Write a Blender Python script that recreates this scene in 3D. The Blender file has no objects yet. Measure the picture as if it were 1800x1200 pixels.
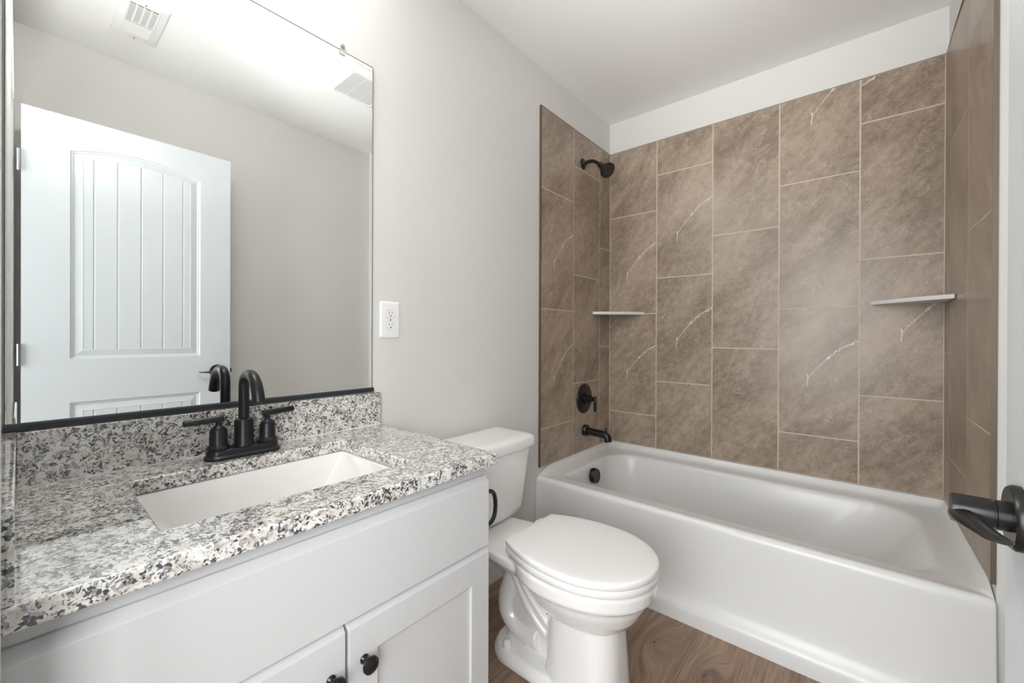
import bpy, bmesh, math, random
from mathutils import Vector, Matrix
random.seed(7)
S = bpy.context.scene
COL = S.collection
PI = math.pi

# ------------------------------------------------------------------ camera, world, lights, exposure
cam_d = bpy.data.cameras.new('camera'); cam = bpy.data.objects.new('camera', cam_d); COL.objects.link(cam)
S.camera = cam
F_PX, YAW, PIT, ROL, PX, PY = 730.41, .7073, -.0022, .0038, 887.05, 592.13
a, b, c = YAW, PIT, ROL
Fw = Vector((-math.sin(a), math.cos(a), 0)); Rt = Vector((math.cos(a), math.sin(a), 0)); Up = Vector((0, 0, 1))
F2 = Fw*math.cos(b) + Up*math.sin(b); U2 = Up*math.cos(b) - Fw*math.sin(b)
R3 = Rt*math.cos(c) + U2*math.sin(c); U3 = U2*math.cos(c) - Rt*math.sin(c)
cam.matrix_world = Matrix(((R3.x, U3.x, -F2.x, 1.23), (R3.y, U3.y, -F2.y, 0.0), (R3.z, U3.z, -F2.z, 1.0829), (0, 0, 0, 1)))
cam_d.sensor_width = 36; cam_d.sensor_fit = 'HORIZONTAL'
cam_d.lens = F_PX/1800*36
cam_d.shift_x = (900-PX)/1800; cam_d.shift_y = (PY-600)/1800
cam_d.clip_start = .01

W = bpy.data.worlds.new('world'); S.world = W; W.use_nodes = True
W.node_tree.nodes['Background'].inputs[0].default_value = (.93, .97, 1, 1)
W.node_tree.nodes['Background'].inputs[1].default_value = 1.0

def area(name, loc, target, size, power, col=(1, 1, 1), size_y=None):
    L = bpy.data.lights.new(name, 'AREA'); L.energy = power; L.color = col; L.size = size
    if size_y: L.shape = 'RECTANGLE'; L.size_y = size_y
    o = bpy.data.objects.new(name, L); COL.objects.link(o); o.location = loc
    o.rotation_euler = (Vector(target)-Vector(loc)).to_track_quat('-Z', 'Y').to_euler()
    return o
G = dict(world=.12, win=66., far=2.1, near=1.7, van=38., side=38.)
W.node_tree.nodes['Background'].inputs[1].default_value = G['world']
fl = area('flash_toward_tub_ceiling', (1.0, -.09, 1.5), (.75, 1.7, 2.44), .3, G['far'], (1, .995, .985)); fl.data.spread = math.radians(54)
fl = area('flash_up', (1.0, -.09, 1.5), (.98, .42, 2.44), .2, G['near'], (1, .995, .985)); fl.data.spread = math.radians(100)
area('added_side_fill', (1.95, -.95, 1.6), (.1, 1.3, 1.0), .8, G['side'], (1, 1, 1), 1.5)  # added fill through the doorway to lift left wall and tank, no real fixture
area('hallway_window_light', (.8, -1.5, 1.35), (.9, 1.0, 1.3), 1.6, G['win'], (.95, .98, 1), 1.9)

S.view_settings.view_transform = 'Standard'; S.view_settings.look = 'None'
S.view_settings.gamma = 1; S.view_settings.use_curve_mapping = False
S.view_settings.exposure = 0.36

# ------------------------------------------------------------------ helpers
def srgb(r, g, b):
    return tuple((v/255/12.92 if v/255 <= .04045 else ((v/255+.055)/1.055)**2.4) for v in (r, g, b)) + (1,)

def pmat(name, col, rough=.5, metal=0., spec=.5, coat=0., bump=0., bscale=200., trans=0.):
    m = bpy.data.materials.new(name); m.use_nodes = True
    nt = m.node_tree; p = nt.nodes['Principled BSDF']
    p.inputs['Base Color'].default_value = col
    p.inputs['Roughness'].default_value = rough
    p.inputs['Metallic'].default_value = metal
    p.inputs['Specular IOR Level'].default_value = spec
    p.inputs['Coat Weight'].default_value = coat
    p.inputs['Coat Roughness'].default_value = .05
    p.inputs['Transmission Weight'].default_value = trans
    if bump:
        tc = nt.nodes.new('ShaderNodeTexCoord'); n = nt.nodes.new('ShaderNodeTexNoise'); n.inputs['Scale'].default_value = bscale
        n.inputs['Detail'].default_value = 3
        bp = nt.nodes.new('ShaderNodeBump'); bp.inputs['Strength'].default_value = bump; bp.inputs['Distance'].default_value = .001
        nt.links.new(tc.outputs['Object'], n.inputs['Vector']); nt.links.new(n.outputs['Fac'], bp.inputs['Height'])
        nt.links.new(bp.outputs['Normal'], p.inputs['Normal'])
    return m

class NT:
    """tiny node-tree helper"""
    def __init__(s, m):
        s.t = m.node_tree; s.p = s.t.nodes['Principled BSDF']
    def n(s, typ, **kw):
        x = s.t.nodes.new('ShaderNode'+typ)
        for k, v in kw.items(): setattr(x, k, v)
        return x
    def set(s, sock, v):
        if isinstance(v, bpy.types.NodeSocket): s.t.links.new(v, sock)
        elif isinstance(v, (tuple, list)) and len(v) == 3 and sock.type == 'RGBA': sock.default_value = (*v, 1)
        else: sock.default_value = v
    def math(s, op, a, b=0., c=0., clamp=False):
        x = s.n('Math', operation=op); x.use_clamp = clamp
        s.set(x.inputs[0], a); s.set(x.inputs[1], b); s.set(x.inputs[2], c)
        return x.outputs[0]
    def vmath(s, op, a, b=(0, 0, 0)):
        x = s.n('VectorMath', operation=op); s.set(x.inputs[0], a)
        if op == 'SCALE': s.set(x.inputs['Scale'], b)
        else: s.set(x.inputs[1], b)
        return x.outputs['Value'] if op in ('LENGTH', 'DISTANCE', 'DOT_PRODUCT') else x.outputs[0]
    def mix(s, f, a, b):
        x = s.n('Mix', data_type='RGBA'); s.set(x.inputs[0], f); s.set(x.inputs[6], a); s.set(x.inputs[7], b)
        return x.outputs[2]
    def ramp(s, v, a, b, c0=0., c1=1.):
        x = s.n('MapRange'); x.interpolation_type = 'SMOOTHSTEP'
        s.set(x.inputs[0], v); x.inputs[1].default_value = a; x.inputs[2].default_value = b
        x.inputs[3].default_value = c0; x.inputs[4].default_value = c1
        return x.outputs[0]
    def noise(s, vec, scale, detail=4, rough=.55, dist=0.):
        x = s.n('TexNoise'); s.set(x.inputs['Vector'], vec); x.inputs['Scale'].default_value = scale
        x.inputs['Detail'].default_value = detail; x.inputs['Roughness'].default_value = rough; x.inputs['Distortion'].default_value = dist
        return x
    def xyz(s, v):
        x = s.n('SeparateXYZ'); s.set(x.inputs[0], v); return x.outputs
    def comb(s, x_, y_, z_=0.):
        x = s.n('CombineXYZ'); s.set(x.inputs[0], x_); s.set(x.inputs[1], y_); s.set(x.inputs[2], z_); return x.outputs[0]
    def bump(s, h, strength=.2, dist=.001):
        x = s.n('Bump'); x.inputs['Strength'].default_value = strength; x.inputs['Distance'].default_value = dist
        s.set(x.inputs['Height'], h); s.t.links.new(x.outputs[0], s.p.inputs['Normal'])

M = {}
M['wall'] = pmat('wall_paint', srgb(216, 215, 212), .6, bump=.12, bscale=260)
M['ceil'] = pmat('ceiling_paint', srgb(240, 240, 239), .8, bump=.1, bscale=200)
M['trim'] = pmat('trim_paint', srgb(228, 230, 230), .35)
M['door'] = pmat('door_paint', srgb(202, 207, 209), .33)
M['cab'] = pmat('cabinet_paint', srgb(198, 199, 200), .38)
M['porc'] = pmat('porcelain', srgb(240, 239, 238), .12, coat=.6)
M['seatp'] = pmat('seat_plastic', srgb(240, 239, 238), .22)
M['tub'] = pmat('tub_acrylic', srgb(222, 222, 221), .27, coat=.0)
M['sink'] = pmat('sink_china', srgb(232, 231, 229), .12, coat=.5)
M['black'] = pmat('matte_black_metal', srgb(15, 15, 16), .3)
M['faucet'] = pmat('brushed_dark_metal', srgb(32, 33, 36), .32, metal=.35)
M['blackgloss'] = pmat('black_gloss_knob', srgb(18, 18, 20), .18)
M['bracket'] = pmat('mirror_channel_black', srgb(38, 42, 48), .4)
M['mirror'] = pmat('mirror_glass', (.93, .95, .945, 1), .0, metal=1.)
M['medge'] = pmat('mirror_edge', srgb(95, 98, 92), .2, metal=.3)
M['clear'] = pmat('clear_plastic', (.9, .9, .9, 1), .15, trans=.7)
M['white'] = pmat('white_plastic', srgb(238, 238, 238), .3)
M['slot'] = pmat('dark_slot', srgb(45, 44, 42), .6)
M['nickel'] = pmat('satin_nickel', srgb(150, 150, 150), .3, metal=1.)
M['bronze'] = pmat('brushed_edge_metal', srgb(150, 140, 126), .3, metal=.9)
M['grout'] = pmat('grout', srgb(205, 192, 176), .8)
M['caulk'] = pmat('caulk', srgb(225, 222, 216), .5)
M['rubber'] = pmat('nozzle_rubber', srgb(48, 46, 46), .6)

def mk_granite():
    m = pmat('speckled_granite', (.6, .6, .6, 1), .06, spec=.7, coat=1.); t = NT(m)
    tc = t.n('TexCoord').outputs['Object']
    w = t.noise(tc, 70, 3).outputs['Color']
    wv = t.vmath('SCALE', t.vmath('SUBTRACT', w, (.5, .5, .5)), .016)
    v = t.vmath('ADD', tc, wv)
    def cell(scale):
        x = t.n('TexVoronoi'); t.set(x.inputs['Vector'], v); x.inputs['Scale'].default_value = scale
        return x.outputs['Color']
    c1 = t.xyz(cell(230)); c2 = t.xyz(cell(380)); c3 = t.xyz(cell(150))
    clus = t.noise(tc, 42, 3, .6).outputs['Fac']
    clus2 = t.noise(t.vmath('ADD', tc, (3.1, 1.7, .4)), 55, 3, .6).outputs['Fac']
    base = t.mix(t.ramp(t.noise(tc, 45, 4).outputs['Fac'], .38, .66), srgb(222, 221, 217), srgb(196, 189, 180))
    base = t.mix(t.math('MULTIPLY', t.math('GREATER_THAN', c3[1], .55), .45), base, srgb(232, 232, 231))
    ta = t.math('LESS_THAN', t.math('ADD', c3[0], t.math('MULTIPLY', clus2, -.9)), -.30)
    base = t.mix(t.math('MULTIPLY', ta, .75), base, srgb(158, 146, 134))
    gr = t.math('LESS_THAN', t.math('ADD', c1[1], t.math('MULTIPLY', clus, -1.1)), -.36)
    base = t.mix(t.math('MULTIPLY', gr, .8), base, srgb(120, 124, 130))
    bk = t.math('LESS_THAN', t.math('ADD', c1[0], t.math('MULTIPLY', clus, -1.2)), -.455)
    bk2 = t.math('LESS_THAN', t.math('ADD', c2[0], t.math('MULTIPLY', clus2, -1.1)), -.45)
    base = t.mix(t.math('MULTIPLY', bk2, .85), base, srgb(62, 62, 66))
    base = t.mix(t.math('MULTIPLY', bk, .93), base, srgb(40, 43, 52))
    t.t.links.new(base, t.p.inputs['Base Color'])
    return m
M['granite'] = mk_granite()

def mk_tile():
    m = pmat('stone_look_tile', (.3, .25, .2, 1), .32); t = NT(m)
    uv = t.n('UVMap', uv_map='tile').outputs[0]      # metres on the wall, random offset per tile
    vn = t.n('UVMap', uv_map='vein').outputs[0]      # 0..1 across one tile, shifted to place its vein
    X = t.xyz(uv)
    # diagonal cloudy streaks
    rx = t.math('ADD', t.math('MULTIPLY', X[0], .64), t.math('MULTIPLY', X[1], .77))
    ry = t.math('SUBTRACT', t.math('MULTIPLY', X[1], .64), t.math('MULTIPLY', X[0], .77))
    sv = t.comb(t.math('MULTIPLY', rx, .42), ry, 0.)
    n1 = t.noise(sv, 5.5, 5, .6, .3).outputs['Fac']
    n2 = t.noise(t.comb(t.math('MULTIPLY', rx, .6), ry, 0.), 34, 8, .75, .2).outputs['Fac']
    n3 = t.noise(uv, 300, 3, .7).outputs['Fac']
    f = t.math('ADD', t.math('MULTIPLY', n1, .36), t.math('ADD', t.math('MULTIPLY', n2, .36), t.math('MULTIPLY', n3, .28)))
    f = t.ramp(f, .38, .61)
    col = t.mix(f, srgb(121, 104, 89), srgb(174, 157, 140))
    # tiny dark pits
    pit = t.ramp(t.noise(uv, 150, 2, .5).outputs['Fac'], .25, .31, .5, 0.)
    col = t.mix(pit, col, srgb(92, 80, 70))
    # faint hair veins: contour lines of warped noises
    for sc, off, amt, w_ in ((9., 0., .75, .007), (16., 8., .6, .009), (6., 3., .5, .005)):
        hn = t.noise(t.vmath('ADD', uv, (off, off*.7, 0)), sc, 6, .62, 1.2).outputs['Fac']
        d = t.math('ABSOLUTE', t.math('SUBTRACT', hn, .5))
        gate = t.ramp(t.noise(t.vmath('ADD', uv, (5+off, 3, 0)), 8, 3).outputs['Fac'], .47, .60)
        hair = t.math('MULTIPLY', t.ramp(d, .0, w_, 1., 0.), gate)
        col = t.mix(t.math('MULTIPLY', hair, amt), col, srgb(206, 194, 178))
    # the main white vein: runs from the right edge down to the left, then forks down
    V = t.xyz(vn)
    wob = t.math('MULTIPLY', t.math('SUBTRACT', t.noise(vn, 24, 6, .75).outputs['Fac'], .5), .075)
    cur = t.n('FloatCurve'); cm = cur.mapping.curves[0]
    pts = [(0, .40), (.38, .40), (.42, .425), (.48, .465), (.62, .55), (.8, .635), (1, .69)]
    cm.points[0].location = pts[0]; cm.points[1].location = pts[-1]
    for p in pts[1:-1]: cm.points.new(*p)
    cur.mapping.update()
    t.set(cur.inputs['Value'], V[0])
    dv = t.math('ABSOLUTE', t.math('ADD', t.math('SUBTRACT', V[1], cur.outputs[0]), wob))
    wn = t.ramp(t.noise(vn, 22, 3).outputs['Fac'], .35, .7, .0020, .0085)
    line = t.math('LESS_THAN', dv, wn)
    inx = t.math('MULTIPLY', t.math('GREATER_THAN', V[0], .39), t.math('LESS_THAN', V[0], 1.02))
    main = t.math('MULTIPLY', line, inx)
    # stem
    wob2 = t.math('MULTIPLY', t.math('SUBTRACT', t.noise(vn, 18, 3, .6).outputs['Fac'], .5), .08)
    ds = t.math('ABSOLUTE', t.math('ADD', t.math('SUBTRACT', V[0], .385), wob2))
    iny = t.math('MULTIPLY', t.math('GREATER_THAN', V[1], .335), t.math('LESS_THAN', V[1], .43))
    stem = t.math('MULTIPLY', t.math('LESS_THAN', ds, .009), iny)
    mk = t.math('MAXIMUM', main, stem)
    col = t.mix(t.math('MULTIPLY', mk, .85), col, srgb(226, 214, 198))
    t.t.links.new(col, t.p.inputs['Base Color'])
    t.set(t.p.inputs['Roughness'], t.ramp(n2, .3, .7, .27, .4))
    t.bump(n2, .12, .001)
    return m
M['tile'] = mk_tile()

def mk_floor():
    m = pmat('wood_plank_floor', (.3, .2, .15, 1), .38); t = NT(m)
    tc = t.n('TexCoord').outputs['Object']; X = t.xyz(tc)
    PW = .178
    u = t.math('DIVIDE', t.math('SUBTRACT', X[0], .793-5*PW), PW)
    pid = t.math('FLOOR', u); fu = t.math('FRACT', u)
    off = t.math('MULTIPLY', t.math('FRACT', t.math('MULTIPLY', pid, .377)), 1.22)
    vv = t.math('DIVIDE', t.math('ADD', X[1], off), 1.22)
    bid = t.math('FLOOR', vv); fv = t.math('FRACT', vv)
    wn = t.n('TexWhiteNoise', noise_dimensions='2D'); t.set(wn.inputs['Vector'], t.comb(pid, bid))
    rnd = wn.outputs['Value']
    px = t.math('ADD', X[0], t.math('MULTIPLY', rnd, 7.3))
    # knots bend the grain
    warp = 0.; kn = 0.
    for kx, ky, kr in ((.68, 1.466, .05), (.856, 1.426, .04), (1.1, 1.2, .04), (1.25, .7, .05)):
        dx = t.math('SUBTRACT', X[0], kx); dy = t.math('MULTIPLY', t.math('SUBTRACT', X[1], ky), .42)
        dd = t.math('SQRT', t.math('ADD', t.math('MULTIPLY', dx, dx), t.math('MULTIPLY', dy, dy)))
        g = t.ramp(dd, 0., kr*1.8, 1., 0.)
        warp = t.math('ADD', t.math('MULTIPLY', g, .07), warp)
        kn = t.math('ADD', t.math('ADD', t.ramp(dd, .0015, .006, 1., 0.), t.math('MULTIPLY', t.ramp(t.math('ABSOLUTE', t.math('SUBTRACT', dd, .010)), .0, .0022, .35, 0.), 1.)), kn)
    gx = t.math('ADD', px, warp)
    gv = t.comb(gx, t.math('MULTIPLY', X[1], .09), rnd)
    g1 = t.noise(gv, 38, 5, .6, .3).outputs['Fac']
    g2 = t.noise(t.comb(gx, t.math('MULTIPLY', X[1], .03), rnd), 190, 3, .6).outputs['Fac']
    lf = t.noise(t.comb(gx, t.math('MULTIPLY', X[1], .25), rnd), 9, 3).outputs['Fac']
    f = t.math('ADD', t.math('MULTIPLY', g1, .42), t.math('ADD', t.math('MULTIPLY', g2, .38), t.math('MULTIPLY', lf, .2)))
    f = t.ramp(f, .36, .66)
    col = t.mix(f, srgb(112, 88, 69), srgb(172, 146, 124))
    col = t.mix(t.math('MULTIPLY', rnd, .3), col, srgb(120, 98, 82))
    col = t.mix(t.math('MULTIPLY', kn, .75, clamp=True), col, srgb(70, 48, 36))
    e = t.math('MINIMUM', t.math('MULTIPLY', t.math('MINIMUM', fu, t.math('SUBTRACT', 1., fu)), PW),
               t.math('MULTIPLY', t.math('MINIMUM', fv, t.math('SUBTRACT', 1., fv)), 1.22))
    seam = t.math('LESS_THAN', e, .0009)
    col = t.mix(t.math('MULTIPLY', seam, .6), col, srgb(78, 60, 48))
    t.t.links.new(col, t.p.inputs['Base Color'])
    t.bump(t.math('ADD', g2, t.math('MULTIPLY', seam, -2.)), .25, .0008)
    return m
M['floor'] = mk_floor()

# ---------- mesh builders (world coordinates)
def new(): return bmesh.new()
def box(bm, x0, x1, y0, y1, z0, z1):
    r = bmesh.ops.create_cube(bm, size=1)
    for v in r['verts']:
        v.co = Vector((x0+(v.co.x+.5)*(x1-x0), y0+(v.co.y+.5)*(y1-y0), z0+(v.co.z+.5)*(z1-z0)))
    return r['verts']
def loft(bm, rings, cap0=True, cap1=True, closed=True):
    R = [[bm.verts.new(p) for p in r] for r in rings]
    n = len(R[0])
    for i in range(len(R)-1):
        for k in range(n if closed else n-1):
            k2 = (k+1) % n
            try: bm.faces.new((R[i][k], R[i][k2], R[i+1][k2], R[i+1][k]))
            except ValueError: pass
    if cap0: bm.faces.new(list(reversed(R[0])))
    if cap1: bm.faces.new(R[-1])
    return R
def frame(axis):
    ax = Vector(axis).normalized()
    u = ax.cross(Vector((0, 0, 1)))
    if u.length < 1e-4: u = Vector((1, 0, 0))
    u.normalize(); return ax, u, ax.cross(u)
def lathe(bm, prof, origin, axis=(0, 0, 1), n=40):
    """prof = [(radius, height)]"""
    ax, u, v = frame(axis); o = Vector(origin); rings = []
    for r, h in prof:
        r = max(r, .00002)
        rings.append([o+ax*h+(u*math.cos(2*PI*k/n)+v*math.sin(2*PI*k/n))*r for k in range(n)])
    loft(bm, rings)
def cyl(bm, p0, p1, r0, r1=None, n=32):
    p0, p1 = Vector(p0), Vector(p1); r1 = r0 if r1 is None else r1
    lathe(bm, [(r0, 0), (r1, (p1-p0).length)], p0, p1-p0, n)
def cr(pts, k=8):
    """catmull-rom through tuples"""
    P = [pts[0]]+list(pts)+[pts[-1]]; out = []
    for i in range(1, len(P)-2):
        for j in range(k):
            s = j/k
            out.append(tuple(.5*((2*P[i][q])+(-P[i-1][q]+P[i+1][q])*s+(2*P[i-1][q]-5*P[i][q]+4*P[i+1][q]-P[i+2][q])*s*s
                       + (-P[i-1][q]+3*P[i][q]-3*P[i+1][q]+P[i+2][q])*s**3) for q in range(len(pts[0]))))
    out.append(tuple(pts[-1])); return out
def tube(bm, pts, rad, n=20, flat=None):
    """pts list, rad number or list; flat=(a,b) elliptic factors"""
    P = [Vector(p) for p in pts]; rings = []; prev = None
    for i, p in enumerate(P):
        t = (P[min(i+1, len(P)-1)]-P[max(i-1, 0)]).normalized()
        if prev is None: _, u, v = frame(t)
        else:
            u = (prev-t*prev.dot(t)).normalized(); v = t.cross(u)
        prev = u; r = rad[i] if isinstance(rad, (list, tuple)) else rad
        fa, fb = flat if flat else (1, 1)
        rings.append([p+(u*math.cos(2*PI*k/n)*fa+v*math.sin(2*PI*k/n)*fb)*r for k in range(n)])
    loft(bm, rings)
def prism(bm, poly, z0, z1, plane='xy'):
    def m(p, h): return {'xy': (p[0], p[1], h), 'xz': (p[0], h, p[1]), 'yz': (h, p[0], p[1])}[plane]
    loft(bm, [[m(p, z0) for p in poly], [m(p, z1) for p in poly]])
def rrect(x0, x1, y0, y1, r, n=8):
    """rounded rectangle CCW, r one radius or four (x1y1, x0y1, x0y0, x1y0)"""
    rs = r if isinstance(r, (tuple, list)) else (r,)*4; out = []
    for (cx, cy, a0), rr in zip(((x1, y1, 0), (x0, y1, 90), (x0, y0, 180), (x1, y0, 270)), rs):
        ccx = cx-rr if cx == x1 else cx+rr; ccy = cy-rr if cy == y1 else cy+rr
        for k in range(n+1):
            t = math.radians(a0+90*k/n); out.append((ccx+rr*math.cos(t), ccy+rr*math.sin(t)))
    return out

def wloc(o):
    v = Vector((0, 0, 0))
    while o: v += o.location; o = o.parent
    return v
def obj(name, bm, mat, parent=None, smooth=False, bevel=0., seg=2, sub=0, origin=None, sharp=35):
    me = bpy.data.meshes.new(name)
    bmesh.ops.recalc_face_normals(bm, faces=bm.faces[:])
    org = Vector(origin) if origin is not None else (wloc(parent) if parent else Vector((0, 0, 0)))
    bmesh.ops.translate(bm, verts=bm.verts[:], vec=-org)
    bm.to_mesh(me); bm.free()
    me.materials.append(M[mat] if isinstance(mat, str) else mat)
    o = bpy.data.objects.new(name, me); COL.objects.link(o)
    if parent: o.parent = parent; o.location = org-wloc(parent)
    else: o.location = org
    if bevel:
        d = o.modifiers.new('bevel', 'BEVEL'); d.width = bevel; d.segments = seg; d.limit_method = 'ANGLE'; d.angle_limit = math.radians(sharp)
        d.harden_normals = False
    if sub:
        d = o.modifiers.new('subsurf', 'SUBSURF'); d.levels = sub; d.render_levels = sub
    if smooth or bevel or sub:
        for p in me.polygons: p.use_smooth = True
        if not sub:
            me.set_sharp_from_angle(angle=math.radians(sharp+5)) if not bevel else None
            if bevel:
                w = o.modifiers.new('wn', 'WEIGHTED_NORMAL'); w.keep_sharp = True
    return o
def thing(name, label, cat, loc, group=None):
    o = bpy.data.objects.new(name, None); COL.objects.link(o); o.location = loc; o.empty_display_size = .05
    o['label'] = label; o['category'] = cat
    if group: o['group'] = group
    return o
def tag(o, label, cat, group=None):
    o['label'] = label; o['category'] = cat
    if group: o['group'] = group
    return o
def struct(o, label=None):
    o['kind'] = 'structure'
    if label: o['label'] = label
    return o

# ------------------------------------------------------------------ measurements
H = 2.44; T = .01
YF, YB = 1.707, 2.4627           # tile front edge, tile face on the back wall
WB, WF = 1.493, 1.501            # tile face on the right wall, at back and at front
HT, ZF = 2.2436, .4209           # tile top, tub flange top
FW = -.022                       # room face of the wall with the doorway
RW = 1.578                       # room face of the right wall beside the door
KT = .6106
YC = 1.148                       # toilet centre line

# ------------------------------------------------------------------ room shell
bm = new(); box(bm, -.12, RW+.12, -1.3, YB+.13, -.08, 0); struct(obj('floor', bm, 'floor'), 'brown wood plank floor with knots')
bm = new(); box(bm, -.12, RW+.12, -.14, YB+.13, H, H+.08); struct(obj('ceiling', bm, 'ceil'), 'plain white ceiling')
bm = new(); box(bm, -.12, 0, -.14, YB+T+.12, 0, H); struct(obj('wall_left', bm, 'wall'), 'light greige wall behind mirror and toilet')
bm = new(); box(bm, 0, RW+.12, YB+T, YB+T+.12, 0, H); struct(obj('wall_back', bm, 'wall'), 'greige wall above the tub tile')
bm = new()
prism(bm, [(RW, -.14), (RW+.12, -.14), (RW+.12, YB+T), (WB+T, YB+T), (WF+T, YF-.001), (RW, YF-.001)], 0, H)
struct(obj('wall_right', bm, 'wall'), 'greige wall behind the open door')
DX0, DX1, DH = .62, 1.393, 2.035
bm = new(); box(bm, 0, DX0-.02, -.14, FW, 0, H); box(bm, DX1+.02, RW, -.14, FW, 0, H); box(bm, DX0-.02, DX1+.02, -.14, FW, DH+.02, H)
struct(obj('wall_front', bm, 'wall'), 'wall with the doorway')
# door jamb + casing
bm = new()
box(bm, DX0-.02, DX0, -.14, FW+.001, 0, DH+.02); box(bm, DX1, DX1+.02, -.14, FW+.001, 0, DH+.02); box(bm, DX0, DX1, -.14, FW+.001, DH, DH+.02)
box(bm, DX0, DX0+.01, -.1, -.06, 0, DH); box(bm, DX1-.01, DX1, -.1, -.06, 0, DH)
struct(obj('trim_1', bm, 'trim', bevel=.001), 'white door jamb')
bm = new()
for x0, x1 in ((DX0-.064, DX0-.006), (DX1+.006, DX1+.064)):
    prism(bm, [(x0, FW), (x0, FW+.007), (x0+.006, FW+.0105), (x0+.03, FW+.010), (x1-.008, FW+.008), (x1, FW+.006), (x1, FW)] if x0 < 1 else
          [(x0, FW), (x0, FW+.006), (x0+.008, FW+.008), (x1-.03, FW+.010), (x1-.006, FW+.0105), (x1, FW+.007), (x1, FW)], 0, DH+.064)
box(bm, DX0-.064, DX1+.064, FW, FW+.010, DH+.006, DH+.064)
struct(obj('trim_2', bm, 'trim', bevel=.001), 'white door casing')
bm = new(); box(bm, 0, .012, .785, 1.66, 0, .085); box(bm, 0, .009, .785, 1.66, .085, .095)
struct(obj('baseboard_left', bm, 'trim', bevel=.002), 'white baseboard behind the toilet')
bm = new(); box(bm, RW-.012, RW, -.0, 1.66, 0, .095)
struct(obj('baseboard_right', bm, 'trim', bevel=.002), 'white baseboard behind the door')

# ------------------------------------------------------------------ tile surround
def tile_wall(name, cols, place, parent, veins, seed):
    """cols = [(a0, a1, first joint z)]; place(a, z, depth) -> world point; depth 0 = wall, T = face"""
    rnd = random.Random(seed)
    bm = new(); uvt = bm.loops.layers.uv.new('tile'); uvv = bm.loops.layers.uv.new('vein')
    g = .0026
    for ci, (a0, a1, zj) in enumerate(cols):
        js = [HT]+[zj-k*KT for k in range(5) if zj-k*KT > ZF+.002]+[ZF]
        for k in range(len(js)-1):
            z1, z0 = js[k], js[k+1]
            full = zj-(k-1)*KT if k else zj+KT        # top of the uncut tile
            ox, oy = rnd.random()*20, rnd.random()*20
            vo = veins.get((ci, k), None)
            lo, hi = min(a0, a1)+g, max(a0, a1)-g
            vs = {}
            for i, aa in enumerate((lo, hi)):
                for j, zz in enumerate((z0+g, z1-g)):
                    for d in (0, 1):
                        vs[i, j, d] = bm.verts.new(place(aa, zz, .002 if d == 0 else T))
            fs = [[(0, 0, 1), (1, 0, 1), (1, 1, 1), (0, 1, 1)], [(0, 0, 0), (1, 0, 0), (1, 0, 1), (0, 0, 1)], [(0, 1, 0), (1, 1, 0), (1, 1, 1), (0, 1, 1)],
                  [(0, 0, 0), (0, 1, 0), (0, 1, 1), (0, 0, 1)], [(1, 0, 0), (1, 1, 0), (1, 1, 1), (1, 0, 1)]]
            for f in fs:
                fc = bm.faces.new([vs[q] for q in f])
                for lp, q in zip(fc.loops, f):
                    aa = (lo, hi)[q[0]]; zz = (z0, z1)[q[1]]
                    lp[uvt].uv = (aa+ox, zz+oy)
                    u = (aa-lo)/.3; v = (zz-(full-KT))/KT
                    lp[uvv].uv = (u-vo[0], v-vo[1]) if vo else (u+5, v+5)
    return obj(name, bm, 'tile', parent)
sur = thing('tile_surround', 'brown stone-look tile surround on the three walls above the tub', 'tile surround', (.75, YB+.01, ZF))
V0 = (0, 0)
cols = [(T, .3103, 1.832), (.3103, .6161, 2.039), (.6161, .9219, 1.634), (.9219, 1.2277, 1.834), (1.2277, WB, 2.043)]
tile_wall('back_tiles', cols, lambda a_, z, d: (a_, YB+T-d, z), sur,
          {(0, 1): V0, (0, 2): V0, (1, 1): V0, (1, 2): V0, (3, 0): (.04, .10), (3, 2): (0, .05), (4, 2): (.07, .06), (4, 0): (-.8, -.36)}, 3)
cols = [(YF, 2.0198, 1.834), (2.0198, 2.3256, 2.039), (2.3256, YB, 1.629)]
tile_wall('left_tiles', cols, lambda a_, z, d: (d, a_, z), sur, {(0, 1): V0, (0, 2): V0}, 5)
def rx(y): return WB+(WF-WB)*(YB-y)/(YB-YF)
cols = [(YF, 2.018, 1.431+KT), (2.018, 2.345, 1.842), (2.345, YB, 1.634)]
tile_wall('right_tiles', cols, lambda a_, z, d: (rx(a_)+T-d, a_, z), sur, {}, 9)
bm = new()
box(bm, 0.0003, T-.0005, YF, YB, ZF, HT-.001)
box(bm, T-.002, WB, YB+.0005, YB+T-.0003, ZF, HT-.001)
prism(bm, [(rx(YF)+.0005, YF), (rx(YF)+T-.0005, YF), (WB+T-.0005, YB), (WB+.0005, YB)], ZF, HT-.001)
obj('grout', bm, 'grout', sur)
bm = new(); box(bm, 0.0003, T+.0012, YF-.004, YF+.0005, ZF, HT+.001); box(bm, .0003, T+.0008, YF, YB, HT-.001, HT+.0015)
box(bm, T, WB, YB-.0008, YB+T-.001, HT-.001, HT+.0015)
e = obj('edge_trim', bm, pmat('edge_trim_brown', srgb(84, 72, 62), .4), sur)
bm = new(); box(bm, rx(YF)-.0012, rx(YF)+T-.0003, YF-.0045, YF+.0002, ZF-.0, HT+.001); box(bm, WB, WB+T-.0005, YF, YB, HT-.001, HT+.0015)
e = obj('edge_trim', bm, 'bronze', sur); e['label'] = 'metal edge trim'

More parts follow.
